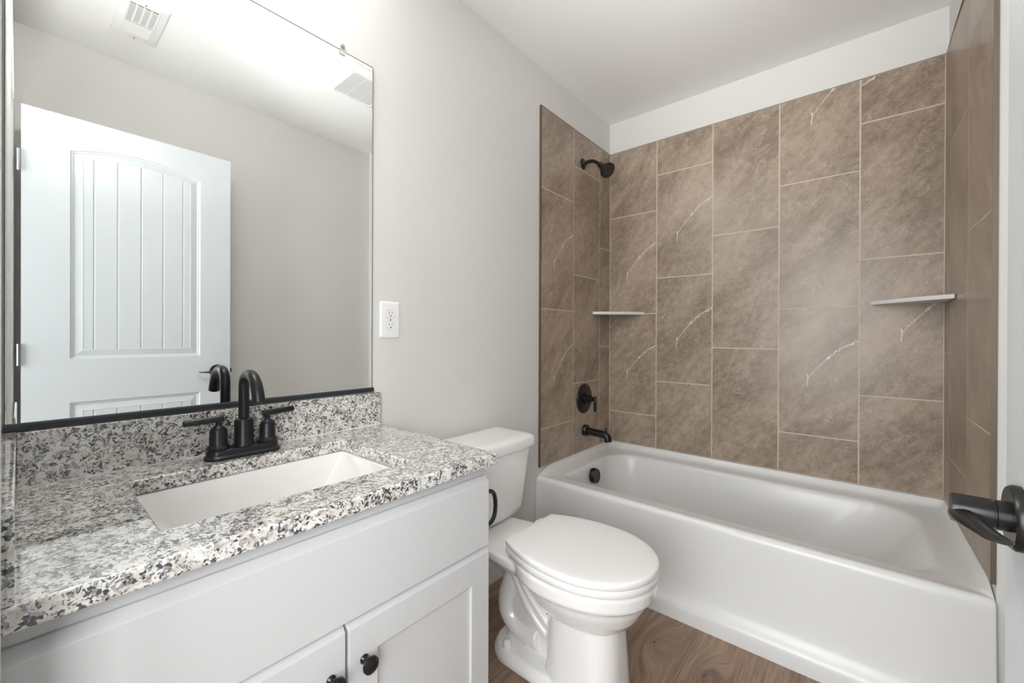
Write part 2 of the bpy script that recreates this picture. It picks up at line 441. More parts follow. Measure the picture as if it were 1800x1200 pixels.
# corner shelves
def shelf(corner, sx, ax, ay, z, label):
    """quarter-like shelf with two straight wall sides and a shallow curved front"""
    cx, cy = corner; P = [(cx, cy), (cx+sx*ax, cy)]
    n = 14
    for k in range(1, n):
        s = k/n
        x = ax*(1-s); y = ay*s
        bul = .012*math.sin(PI*s)
        P.append((cx+sx*(x+bul), cy-(y+bul)))
    P.append((cx, cy-ay))
    bm = new(); prism(bm, P, z-.017, z)
    return tag(obj('corner_shelf', bm, 'tub', bevel=.003, origin=(cx, cy, z-.017)), label, 'shelf', None)
shelf((T+.0003, YB-.0003), 1, .228, .226, 1.232, 'white corner shelf under the shower head, left tub corner')
shelf((rx(YB)-.0003-.001, YB-.0003), -1, .228, .255, 1.243, 'white corner shelf in the right tub corner')

# ------------------------------------------------------------------ bathtub
def tub():
    t = thing('bathtub', 'white alcove bathtub with plain apron under brown tile', 'bathtub', (.75, 1.66, 0))
    X0, X1, Y1 = .001, 1.5015, YB+.006
    N = 10
    def ring(x0, x1, y0, y1, rad, z, lip=None):
        P = []
        rs = rad if isinstance(rad, tuple) else (rad,)*4
        corners = ((x1, y1, 0), (x0, y1, 90), (x0, y0, 180), (x1, y0, 270))
        arcs = []
        for (cx, cy, a0), rr in zip(corners, rs):
            ccx = cx-rr if cx == x1 else cx+rr; ccy = cy-rr if cy == y1 else cy+rr
            arcs.append([(ccx+rr*math.cos(math.radians(a0+90*k/N)), ccy+rr*math.sin(math.radians(a0+90*k/N))) for k in range(N+1)])
        nn = (24, 10, 24, 10)
        for i in range(4):
            P += arcs[i]
            q0, q1 = arcs[i][-1], arcs[(i+1) % 4][0]
            m = nn[i]
            for k in range(1, m):
                s = k/m; P.append((q0[0]+(q1[0]-q0[0])*s, q0[1]+(q1[1]-q0[1])*s))
        out = []
        for x, y in P:
            zz = z
            if lip is not None:
                s = min(1, max(0, (y-(y0+.004))/.02)); s = s*s*(3-2*s)
                zz = z+(lip-z)*s
            out.append((x+.0075*(YB-y)/.77*max(0, (x-1.2)/.3), y, zz))
        return out
    R = [ring(X0, X1, 1.636, Y1, .004, 0.0), ring(X0, X1, 1.637, Y1, .004, .046), ring(X0, X1, 1.641, Y1, .004, .057), ring(X0, X1, 1.651, Y1, .004, .070),
         ring(X0, X1, 1.664, Y1, .004, .09), ring(X0, X1, 1.674, Y1, .004, .16), ring(X0, X1, 1.681, Y1, .004, .28), ring(X0, X1, 1.683, Y1, .004, .345),
         ring(X0, X1, 1.683, Y1, .004, .362), ring(X0, X1, 1.687, Y1, .005, .374, .40), ring(X0+.0005, X1-.0005, 1.695, Y1-.0005, .006, .381, .419),
         ring(X0+.004, X1-.004, 1.702, Y1-.004, .008, .383, .419), ring(X0+.010, X1-.010, 1.708, Y1-.010, .012, .383, .408),
         ring(X0+.020, X1-.020, 1.715, Y1-.020, .02, .382, .390), ring(X0+.034, X1-.034, 1.725, Y1-.034, .03, .381, .384),
         ring(.075, 1.425, 1.762, 2.402, (.14, .13, .05, .06), .379), ring(.090, 1.412, 1.772, 2.390, (.15, .14, .055, .07), .377),
         ring(.098, 1.402, 1.780, 2.382, (.16, .15, .06, .08), .371), ring(.103, 1.394, 1.785, 2.376, (.16, .15, .065, .09), .358),
         ring(.112, 1.345, 1.79, 2.36, (.19, .15, .08, .14), .29), ring(.122, 1.27, 1.80, 2.345, (.2, .14, .09, .17), .20),
         ring(.136, 1.19, 1.812, 2.33, (.19, .13, .09, .17), .13), ring(.165, 1.12, 1.84, 2.30, (.17, .12, .09, .15), .092), ring(.22, 1.05, 1.89, 2.25, (.12, .09, .08, .1), .083)]
    bm = new(); loft(bm, R, cap0=False)
    o = obj('tub_shell', bm, 'tub', t, smooth=True, sub=1)
    # overflow cover
    bm = new()
    lathe(bm, [(.030, 0), (.040, .002), (.0405, .024), (.038, .028), (.033, .029), (.032, .026), (0, .026)], (.1095, 2.062, .315), (1, 0, .12), 48)
    o = obj('overflow_cover', bm, 'black', t, smooth=True); o['label'] = 'round black overflow cover'
    bm = new(); lathe(bm, [(.0, 0), (.035, 0), (.035, .003), (.028, .005), (0, .006)], (.30, 2.06, .083), (0, 0, 1), 40)
    o = obj('drain', bm, 'black', t, smooth=True); o['label'] = 'black drain stopper'
tub()

# ------------------------------------------------------------------ shower fittings
def fittings():
    sy = 2.118
    t = thing('shower_fixture', 'black shower head on a short arm high on the left tile', 'shower head', (T, sy, 2.08))
    bm = new(); lathe(bm, [(.0, 0), (.031, 0), (.031, .003), (.027, .008), (.014, .012), (.012, .016), (0, .016)], (T, sy, 2.078), (1, 0, 0)); obj('flange', bm, 'black', t, smooth=True)
    arm = cr([(T+.005, sy, 2.078), (.045, sy, 2.082), (.075, sy, 2.078), (.10, sy, 2.062), (.118, sy, 2.045)], 6)
    bm = new(); tube(bm, arm, .0095, 20); obj('arm', bm, 'black', t, smooth=True)
    d = Vector((.70, -.12, -.62)).normalized(); o0 = Vector((.112, sy, 2.050))
    bm = new(); lathe(bm, [(0, 0), (.012, .0), (.0155, .004), (.0165, .012), (.0155, .019), (.018, .024), (.021, .028), (.027, .042), (.034, .056), (.0405, .066), (.043, .072), (.0435, .080), (.0415, .086), (.039, .0865), (.039, .084), (0, .084)], o0, d, 56)
    hd = obj('shower_head', bm, 'black', t, smooth=True)
    ax, u, v = frame(d); bm = new()
    lathe(bm, [(0, .083), (.0375, .083), (.037, .0865), (0, .0875)], o0, d, 48)
    for rr, n in ((.008, 6), (.016, 12), (.024, 18), (.032, 24)):
        for k in range(n):
            q = o0+(u*math.cos(2*PI*k/n)+v*math.sin(2*PI*k/n))*rr
            cyl(bm, q+ax*.085, q+ax*.0895, .0016, .0011, 8)
    f = obj('spray_face', bm, 'rubber', t, smooth=True)
    # valve
    t = thing('shower_valve', 'round black shower valve plate with a lever, on the left tile', 'shower valve', (T, 2.14, .722))
    c0 = (T, 2.14, .722)
    bm = new(); lathe(bm, [(.0, 0), (.085, 0), (.0855, .003), (.083, .007), (.074, .0095), (.04, .012), (0, .012)], c0, (1, 0, 0), 64); obj('valve_plate', bm, 'black', t, smooth=True)
    bm = new(); lathe(bm, [(.0, .01), (.030, .01), (.030, .022), (.026, .026), (.022, .027), (.022, .045), (.018, .048), (.012, .05), (.012, .062), (0, .064)], c0, (1, 0, 0), 40); obj('hub', bm, 'black', t, smooth=True)
    bm = new(); lathe(bm, [(0, 0), (.0075, .0), (.0085, .002), (.0085, .085), (.007, .088), (0, .088)], (T+.072, 2.14, .741), (0, 0, -1), 24); obj('lever', bm, 'black', t, smooth=True)
    # spout
    t = thing('tub_spout', 'black tub spout with a diverter knob above the tub rim', 'tub spout', (T, 2.148, .538))
    y = 2.148
    bm = new(); lathe(bm, [(0, 0), (.033, 0), (.033, .018), (.030, .022), (.0, .022)], (T, y, .536), (1, 0, 0), 40); obj('flange', bm, 'black', t, smooth=True)
    path = cr([(T+.01, y, .536), (.07, y, .532), (.115, y, .529), (.142, y, .525), (.156, y, .512), (.160, y, .492)], 6)
    n_ = len(path)
    bm = new(); tube(bm, path, [.0205+.0015*math.sin(PI*i/n_) if i > 3 else .0205 for i in range(n_)], 28); obj('spout', bm, 'black', t, smooth=True)
    bm = new(); lathe(bm, [(0, 0), (.004, 0), (.004, .022), (.0065, .023), (.0065, .029), (0, .030)], (.146, y, .538), (0, 0, 1), 20); obj('diverter_knob', bm, 'black', t, smooth=True)
fittings()

# ------------------------------------------------------------------ vanity
def vanity():
    t = thing('vanity_cabinet', 'white two-door vanity cabinet under the granite worktop', 'cabinet', (.26, .385, 0))
    Y0, Y1, XF = -.0205, .7655, .5105; ZT = .7595
    bm = new()
    box(bm, .002, XF-.0192, Y1-.016, Y1, 0.0, ZT)
    box(bm, .002, XF-.0192, Y0, Y0+.016, 0.0, ZT)
    box(bm, .002, .44, Y0+.016, Y1-.016, .085, .10)
    box(bm, .40, .415, Y0+.016, Y1-.016, 0, .09)
    fy = .04
    R = loft(bm, [[(x, Y0+i, .09+i), (x, Y1-i, .09+i), (x, Y1-i, ZT-i), (x, Y0+i, ZT-i)] for x, i in ((XF-.019, fy), (XF-.019, 0), (XF, 0), (XF, fy))], cap0=False, cap1=False)
    for k in range(4): bm.faces.new((R[3][k], R[3][(k+1) % 4], R[0][(k+1) % 4], R[0][k]))
    box(bm, XF-.0188, XF-.0004, Y0+fy-.001, Y1-fy+.001, .54, .585)
    obj('carcass', bm, 'cab', t, bevel=.0008)
    # false drawer front, full overlay, with slightly eased edges
    bm = new(); loft(bm, [[(x, -.015+i, .5655), (x, Y1-.003-i, .5655), (x, Y1-.003-i, zt), (x, -.015+i, zt)] for x, i, zt in ((XF+.0005, 0, .7345), (XF+.005, 0, .7345), (.5305, .002, .7215))])
    obj('drawer_front', bm, 'cab', t, bevel=.0012, seg=2, sharp=20)
    def door(y0, y1, ky, label):
        z0, z1 = .10, .5485; x0, x1 = XF+.0005, .5305; s = .061
        bm = new()
        def rr(x, i): return [(x, y0+i, z0+i), (x, y1-i, z0+i), (x, y1-i, z1-i), (x, y0+i, z1-i)]
        def ro(x, c, i): return [(x, y0+i, z0), (x, y1-i, z0), (x, y1-i, z1+c), (x, y0+i, z1+c)]
        R = loft(bm, [rr(x0, s), ro(x0, .0125, 0), ro(x0+.005, .0125, 0), ro(x1, 0, .0015), rr(x1, s)], cap0=False, cap1=False)
        for k in range(4): bm.faces.new((R[4][k], R[4][(k+1) % 4], R[0][(k+1) % 4], R[0][k]))
        d = obj('door', bm, 'cab', t, bevel=.001, seg=2, sharp=20)
        bm = new(); box(bm, x0+.001, x1-.0075, y0+s-.004, y1-s+.004, z0+s-.004, z1-s+.004)
        obj('panel', bm, 'cab', d)
        bm = new(); lathe(bm, [(0, 0), (.0085, 0), (.0085, .002), (.0055, .005), (.005, .011), (.0075, .015), (.0135, .018), (.0158, .022), (.0150, .026), (.0095, .0295), (0, .0305)], (x1, ky, .481), (1, 0, 0), 40)
        k = obj('knob', bm, 'blackgloss', d, smooth=True); k['label'] = 'round black knob'
    door(.3875, Y1-.003, .419, ''); door(-.015, .3835, .355, '')
    return t
vanity()
# toilet paper holder on the side panel of the vanity
t = thing('toilet_paper_holder', 'curved black metal paper holder on the vanity side by the tank', 'holder', (.47, .7655, .62))
for z in (.574, .664):
    bm = new(); lathe(bm, [(0, 0), (.011, 0), (.011, .004), (.006, .006), (0, .006)], (.47, .7657, z), (0, 1, 0), 24)
    obj('mount', bm, 'black', t, smooth=True)
bm = new(); tube(bm, cr([(.47, .768, .664), (.47, .80, .665), (.47, .832, .662), (.47, .848, .648), (.47, .853, .619), (.47, .848, .590), (.47, .832, .576), (.47, .80, .573), (.47, .768, .574)], 6), (.0058), 16)
obj('bar', bm, 'black', t, smooth=True)

# worktop with sink cutout
SX0, SX1, SY0, SY1 = .128, .437, .14, .592
CZ0, CZ1 = .760, .790
wt = thing('worktop', 'speckled black and white granite worktop with sink cutout and splashes', 'worktop', (.27, .38, CZ0))
bm = new()
outer = [(.0, -.0215), (.54, -.0215), (.54, .782), (.0, .782)]
inner = rrect(SX0, SX1, SY0, SY1, .012, 5)
def holed(bm, outer, inner, z):
    vo = [bm.verts.new((*p, z)) for p in outer]; vi = [bm.verts.new((*p, z)) for p in inner]
    es = [bm.edges.new((vo[i], vo[(i+1) % len(vo)])) for i in range(len(vo))]+[bm.edges.new((vi[i], vi[(i+1) % len(vi)])) for i in range(len(vi))]
    bmesh.ops.triangle_fill(bm, edges=es, use_beauty=True)
    return vo, vi
a0, a1 = holed(bm, outer, inner, CZ0); b0, b1 = holed(bm, outer, inner, CZ1)
for lo, hi in ((a0, b0), (a1, b1)):
    for i in range(len(lo)): bm.faces.new((lo[i], lo[(i+1) % len(lo)], hi[(i+1) % len(lo)], hi[i]))
obj('slab', bm, 'granite', wt, bevel=.0045, seg=4, origin=(0, 0, 0))
bm = new(); box(bm, .0005, .020, -.0024, .782, CZ1+.0002, .896); obj('backsplash', bm, 'granite', wt, bevel=.0015)
bm = new(); box(bm, .0005, .537, -.0212, -.0025, CZ1+.0002, .897); obj('side_splash', bm, 'granite', wt, bevel=.0015)
bm = new(); box(bm, .020, .0225, -.002, .782, CZ1, CZ1+.002); obj('caulk_line', bm, 'caulk', wt)

# undermount sink
def sink():
    t = thing('sink', 'white rectangular undermount sink set in the granite worktop', 'sink', (.28, .366, .64))
    N = 6
    def rg(i, r, z): return [(x, y, z) for x, y in rrect(SX0+i, SX1-i, SY0+i, SY1-i, max(r, .004), N)]
    def rg2(ix, iy, r, z): return [(x, y, z) for x, y in rrect(SX0+ix, SX1-ix, SY0+iy, SY1-iy*1.0, r, N)]
    R = [rg(-.012, .02, .7590), rg(-.003, .014, .7592), rg(0, .014, .757), rg(.002, .016, .75), rg2(.010, .018, .022, .72), rg2(.018, .045, .03, .68), rg2(.030, .08, .04, .652), rg2(.055, .12, .045, .640), rg2(.10, .17, .04, .636)]
    out = [rg(-.012, .02, .748), rg2(.0, .01, .02, .70), rg2(.02, .06, .04, .64), rg2(.06, .13, .045, .625)]
    bm = new(); loft(bm, R, cap0=False)
    obj('basin', bm, 'sink', t, smooth=True, sub=1)
    bm = new(); lathe(bm, [(0, 0), (.022, 0), (.022, .003), (0, .004)], (.28, .366, .6362), (0, 0, 1), 32); obj('drain', bm, 'black', t, smooth=True)
sink()

# faucet
def faucet():
    cx, cy, z = .077, .361, CZ1
    t = thing('faucet', 'matte black two-handle faucet on the granite behind the sink', 'faucet', (cx, cy, z))
    bm = new()
    loft(bm, [[(x, y, z+h) for x, y in rrect(cx-.029+i, cx+.029-i, cy-.083+i, cy+.083-i, .029-i, 8)] for i, h in ((0, .0003), (0, .006), (.003, .009), (.0045, .010), (.0055, .020), (.0075, .0225), (.009, .023))])
    obj('deck_plate', bm, 'faucet', t, smooth=True, sharp=30)
    bm = new(); lathe(bm, [(0, 0), (.0235, 0), (.0235, .005), (.021, .008), (.0205, .060), (.0195, .064), (.0125, .068), (0, .068)], (cx, cy, z+.023), (0, 0, 1), 40)
    obj('spout_base', bm, 'faucet', t, smooth=True)
    P = cr([(cx, cy, z+.088), (cx, cy, z+.13), (cx, cy, z+.168), (cx+.006, cy, z+.184), (cx+.020, cy, z+.1955), (cx+.040, cy, z+.1985), (cx+.060, cy, z+.194), (cx+.078, cy, z+.180), (cx+.090, cy, z+.160), (cx+.098, cy, z+.137)], 6)
    n = len(P)
    bm = new(); tube(bm, P, [.0118+.0022*max(0, (i-.55*n)/(.45*n)) for i in range(n)], 28); obj('spout', bm, 'faucet', t, smooth=True)
    bm = new(); p = Vector(P[-1]); d = (p-Vector(P[-2])).normalized(); lathe(bm, [(0, 0), (.0105, 0), (.0105, .0018), (0, .0018)], p, d, 28); obj('aerator', bm, 'slot', t, smooth=True)
    for s in (-1, 1):
        hy = cy+s*.0535
        bm = new(); lathe(bm, [(0, 0), (.0225, 0), (.0235, .002), (.0235, .006), (.020, .010), (.0185, .012), (.0180, .044), (.015, .050), (.009, .0545), (.0065, .057), (.0060, .064), (.0068, .068), (0, .068)], (cx, hy, z+.023), (0, 0, 1), 36)
        h = obj('handle', bm, 'faucet', t, smooth=True)
        bm = new(); d = Vector((.14*(-1), s*1.0, .03)).normalized() if s > 0 else Vector((.02, s*1.0, -.03)).normalized()
        o0 = Vector((cx, hy, z+.0945))-d*.011
        lathe(bm, [(0, 0), (.0068, 0), (.0077, .001), (.0077, .077), (.0067, .079), (0, .079)], o0, d, 28)
        obj('lever', bm, 'faucet', h, smooth=True)
faucet()

# ------------------------------------------------------------------ mirror
t = thing('wall_mirror', 'large frameless wall mirror above the vanity with a black bottom channel', 'mirror', (0, .372, .90))
bm = new(); box(bm, .0005, .0055, -.0178, .7595, .905, 1.967); obj('mirror_back', bm, 'medge', t)
bm = new(); vs = [bm.verts.new(p) for p in ((.0058, -.0165, .906), (.0058, .7572, .906), (.0058, .7572, 1.9640), (.0058, -.0165, 1.9640))]; bm.faces.new(vs)
vs2 = [bm.verts.new(p) for p in ((.0055, -.0165, .906), (.0055, .7572, .906), (.0055, .7572, 1.9640), (.0055, -.0165, 1.9640))]; bm.faces.new(vs2)
for i in range(4): bm.faces.new((vs[i], vs[(i+1) % 4], vs2[(i+1) % 4], vs2[i]))
obj('glass', bm, 'mirror', t)
bm = new(); prism(bm, [(.0003, .8985), (.011, .8985), (.011, .9085), (.0095, .9115), (.006, .9125), (.006, .902), (.0003, .902)], -.0185, .7625, 'xz'); obj('bottom_channel', bm, 'bracket', t)
bm = new()
for y in (.652,):
    prism(bm, [(y-.008, 1.953), (y+.008, 1.953), (y+.010, 1.967), (y+.007, 1.983), (y, 1.988), (y-.007, 1.983), (y-.010, 1.967)], .0065, .0095, 'yz')
    cyl(bm, (.0003, y, 1.976), (.0065, y, 1.976), .007, n=20)
    lathe(bm, [(0, 0), (.0042, 0), (.0038, .002), (0, .0028)], (.0095, y, 1.977), (1, 0, 0), 20)
obj('mirror_clip', bm, 'clear', t, smooth=True)

# ------------------------------------------------------------------ outlet
def outlet():
    y0, y1, z0, z1 = .790, .868, 1.075, 1.199; cy = (y0+y1)/2; cz = (z0+z1)/2
    t = thing('wall_outlet', 'white double wall outlet between mirror and toilet', 'outlet', (0, cy, cz))
    bm = new(); loft(bm, [[(x, y, z) for y, z in rrect(y0+i, y1-i, z0+i, z1-i, .005, 5)] for x, i in ((.0003, 0), (.003, 0), (.0055, .0025), (.006, .006))]); obj('cover_plate', bm, 'white', t, smooth=True)
    for s in (-1, 1):
        c0 = cz+s*.0195
        bm = new(); P = []
        for k in range(40):
            an = 2*PI*k/40; yy = .0172*math.cos(an); zz = max(-.0138, min(.0138, .0172*math.sin(an))); P.append((cy+yy, c0+zz))
        prism(bm, P, .0058, .0072, 'yz'); r = obj('receptacle', bm, 'white', t, bevel=.0004)
        bm = new(); box(bm, .0071, .0075, cy-.0068, cy-.0052, c0-.001, c0+.008); box(bm, .0071, .0075, cy+.0052, cy+.0068, c0+.0, c0+.0075)
        cyl(bm, (.0071, cy, c0-.0065), (.0075, cy, c0-.0065), .0026, n=16); obj('slots', bm, 'slot', r)
        bm = new(); P2 = [(cy+(p[0]-cy)*1.05, c0+(p[1]-c0)*1.06) for p in P]; prism(bm, P2, .0055, .0062, 'yz'); obj('outline', bm, pmat('outlet_shadow_gap', srgb(150, 150, 148), .6), r)
    bm = new(); lathe(bm, [(0, 0), (.003, 0), (.0025, .001), (0, .0012)], (.006, cy, cz), (1, 0, 0), 16); obj('screw', bm, 'nickel', t, smooth=True)
outlet()

# ------------------------------------------------------------------ ceiling register and fan cover (seen in the mirror)
def register():
    x0, x1, y0, y1 = .995, 1.315, .262, .418
    t = thing('ceiling_register', 'white rectangular ceiling air register with small slots near the door', 'vent', ((x0+x1)/2, (y0+y1)/2, H))
    bm = new(); loft(bm, [[(x, y, z) for x, y in rrect(x0+i, x1-i, y0+i, y1-i, .004, 3)] for z, i in ((H-.0003, 0), (H-.005, .001), (H-.008, .005))]); obj('plate', bm, 'white', t, smooth=True)
    bm = new(); box(bm, 1.030, 1.160, .292, .386, H-.0095, H-.0082); obj('slot_field', bm, 'slot', t)
    bm = new()
    for k in range(15):
        x = 1.031+k*.0092
        vs = box(bm, x, x+.0052, .292, .386, H-.0125, H-.0108)
    for k in range(5):
        y = .291+k*.0235; box(bm, 1.030, 1.161, y-.003, y+.003, H-.0128, H-.009)
    obj('louvres', bm, 'white', t)
    bm = new(); box(bm, 1.172, 1.262, .292, .386, H-.011, H-.008); obj('damper_cover', bm, 'white', t, bevel=.001)
    for x in (1.015, 1.295):
        bm = new(); lathe(bm, [(0, 0), (.004, 0), (.003, .0015), (0, .002)], (x, .34, H-.008), (0, 0, -1), 12)
        obj('screw', bm, 'nickel', t, smooth=True)
register()
def fan():
    x0, x1, y0, y1 = .690, 1.0, 1.062, 1.372
    t = thing('exhaust_fan', 'white square ceiling exhaust fan cover with fine slats over the toilet', 'exhaust fan', ((x0+x1)/2, (y0+y1)/2, H))
    bm = new()
    R = [[(x, y, z) for x, y in rrect(x0+i, x1-i, y0+i, y1-i, r, 5)] for z, i, r in ((H-.0003, 0, .012), (H-.006, .001, .012), (H-.014, .012, .012), (H-.022, .034, .01), (H-.023, .044, .008), (H-.019, .047, .006))]
    loft(bm, R, cap1=False); obj('cover', bm, 'white', t, smooth=True)
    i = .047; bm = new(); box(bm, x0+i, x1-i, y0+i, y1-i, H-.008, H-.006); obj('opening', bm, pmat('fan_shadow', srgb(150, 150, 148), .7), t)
    bm = new(); n = 27
    for k in range(n):
        x = x0+i+.003+k*(x1-x0-2*i-.006)/(n-1); box(bm, x-.0022, x+.0022, y0+i-.001, y1-i+.001, H-.0225, H-.0175)
    for k in range(1, 3):
        y = y0+i+(y1-y0-2*i)*k/3; box(bm, x0+i, x1-i, y-.0018, y+.0018, H-.0215, H-.016)
    obj('slats', bm, 'white', t)
fan()

# ------------------------------------------------------------------ open door leaf
def door_leaf():
    Y0, Y1, Z0, Z1, XF, XB = .006, .740, .012, 2.016, 1.359, 1.392
    d = thing('door_1', 'white arched-panel door standing open at right, also seen in the mirror', 'door', (XF, Y0, 0))
    d['kind'] = 'structure'; del d['category']
    bm = new()
    PY0, PY1 = .143, .607
    def arch(y):                                   # top edge of the upper panel opening
        s = (y-PY0)/(PY1-PY0)*2-1; return 1.872+.040*(1-s*s)
    def q(pts): bm.faces.new([bm.verts.new(p) for p in pts])
    def rect(y0, y1, z0, z1, x=XF): q([(x, y0, z0), (x, y1, z0), (x, y1, z1), (x, y0, z1)])
    LZ0, LZ1, UZ0 = .23, .790, .977
    rect(Y0, PY0, Z0, Z1); rect(PY1, Y1, Z0, Z1); rect(PY0, PY1, Z0, LZ0); rect(PY0, PY1, LZ1, UZ0)
    n = 24
    for k in range(n):
        ya = PY0+(PY1-PY0)*k/n; yb = PY0+(PY1-PY0)*(k+1)/n
        q([(XF, ya, arch(ya)), (XF, yb, arch(yb)), (XF, yb, Z1), (XF, ya, Z1)])
    def outline(ins, z0, top):
        y0, y1 = PY0+ins, PY1-ins; P = [(y0, z0+ins), (y1, z0+ins)]
        for k in range(n+1):
            y = y1+(y0-y1)*k/n
            P.append((y, top(y)-ins))
        return P
    grooves = [.217, .295, .377, .458, .536]
    for z0, top in ((UZ0, arch), (LZ0, lambda y: LZ1)):
        steps = ((0, 0), (.004, .0055), (.010, .0065), (.013, .0095), (.040, .0035), (.042, .0045))
        loft(bm, [[(XF+dx, y, z) for y, z in outline(i, z0, top)] for i, dx in steps], cap0=False, cap1=False)
        i, dx = steps[-1]; xs = XF+dx
        y0, y1 = PY0+i, PY1-i; g = .0035
        edges = [y0]+grooves+[y1]
        for k in range(len(edges)-1):
            ya = edges[k]+(g if k else 0); yb = edges[k+1]-(g if k < len(edges)-2 else 0)
            m = 6
            for j in range(m):
                u0 = ya+(yb-ya)*j/m; u1 = ya+(yb-ya)*(j+1)/m
                q([(xs, u0, z0+i), (xs, u1, z0+i), (xs, u1, top(u1)-i), (xs, u0, top(u0)-i)])
        for gy in grooves:
            for s in (-1, 1):
                q([(xs, gy+s*g, z0+i), (xs, gy+s*g, top(gy+s*g)-i), (xs+.0035, gy, top(gy)-i), (xs+.0035, gy, z0+i)])
    # edges and back of the leaf
    q([(XF, Y0, Z0), (XB, Y0, Z0), (XB, Y0, Z1), (XF, Y0, Z1)]); q([(XF, Y1, Z0), (XF, Y1, Z1), (XB, Y1, Z1), (XB, Y1, Z0)])
    q([(XF, Y0, Z1), (XF, Y1, Z1), (XB, Y1, Z1), (XB, Y0, Z1)]); q([(XF, Y0, Z0), (XF, Y1, Z0), (XB, Y1, Z0), (XB, Y0, Z0)])
    q([(XB, Y0, Z0), (XB, Y1, Z0), (XB, Y1, Z1), (XB, Y0, Z1)])
    bmesh.ops.remove_doubles(bm, verts=bm.verts[:], dist=1e-5)
    obj('leaf', bm, 'door', d)
    for zc in (1.786, 1.0, .22):
        bm = new(); cyl(bm, (1.352, .0, zc-.044), (1.352, .0, zc+.044), .0055, n=16)
        box(bm, 1.357, 1.385, .004, .0058, zc-.044, zc+.044); box(bm, 1.354, 1.357, -.001, .006, zc-.044, zc+.044)
        obj('hinge', bm, 'nickel', d, smooth=True)
    zc = .894; yc = .680
    h = bpy.data.objects.new('door_handle', None); COL.objects.link(h); h.parent = d; h.location = Vector((XF, yc, zc))-d.location; h.empty_display_size = .03
    h['label'] = 'matte black lever handle'
    bm = new(); lathe(bm, [(0, 0), (.0335, 0), (.0335, .006), (.031, .009), (.0, .009)], (XF, yc, zc), (-1, 0, 0), 56); obj('rose', bm, 'black', h, smooth=True)
    bm = new(); lathe(bm, [(0, .008), (.0155, .008), (.0155, .018), (.0140, .0185), (.0140, .020), (.0155, .0205), (.0155, .048), (.0145, .051), (0, .052)], (XF, yc, zc), (-1, 0, 0), 40); obj('neck', bm, 'black', h, smooth=True)
    # wing-like blade curving towards the hinge side
    bm = new(); rings = []
    for k in range(17):
        s = k/16
        y = yc+.008-.092*s; zz = zc-.008+.004*math.sin(PI*s)+.006*s*s; x = XF-.040-.004*math.sin(PI*s)+.014*s*s
        hw = .0125*(1-s)+.0100*s; hh = .0090*(1-s)**1.5+.0028
        if k in (0,): hw *= .6; hh *= .6
        if k == 16: hw *= .6; hh *= .6
        rings.append([(x+hw*math.cos(2*PI*j/20), y, zz+hh*math.sin(2*PI*j/20)) for j in range(20)])
    loft(bm, rings); obj('lever', bm, 'black', h, smooth=True)
    bm = new(); lathe(bm, [(0, 0), (.0022, 0), (.0022, .001), (0, .0012)], (XF-.030, yc-.0105, zc-.0112), (0, -.68, -.73), 12); obj('set_screw', bm, 'nickel', h, smooth=True)
    bm = new(); box(bm, 1.361, 1.386, Y1-.0005, Y1+.0012, zc-.028, zc+.028); box(bm, 1.367, 1.380, Y1, Y1+.010, zc-.010, zc+.010); obj('latch', bm, 'slot', d, bevel=.0008)
door_leaf()

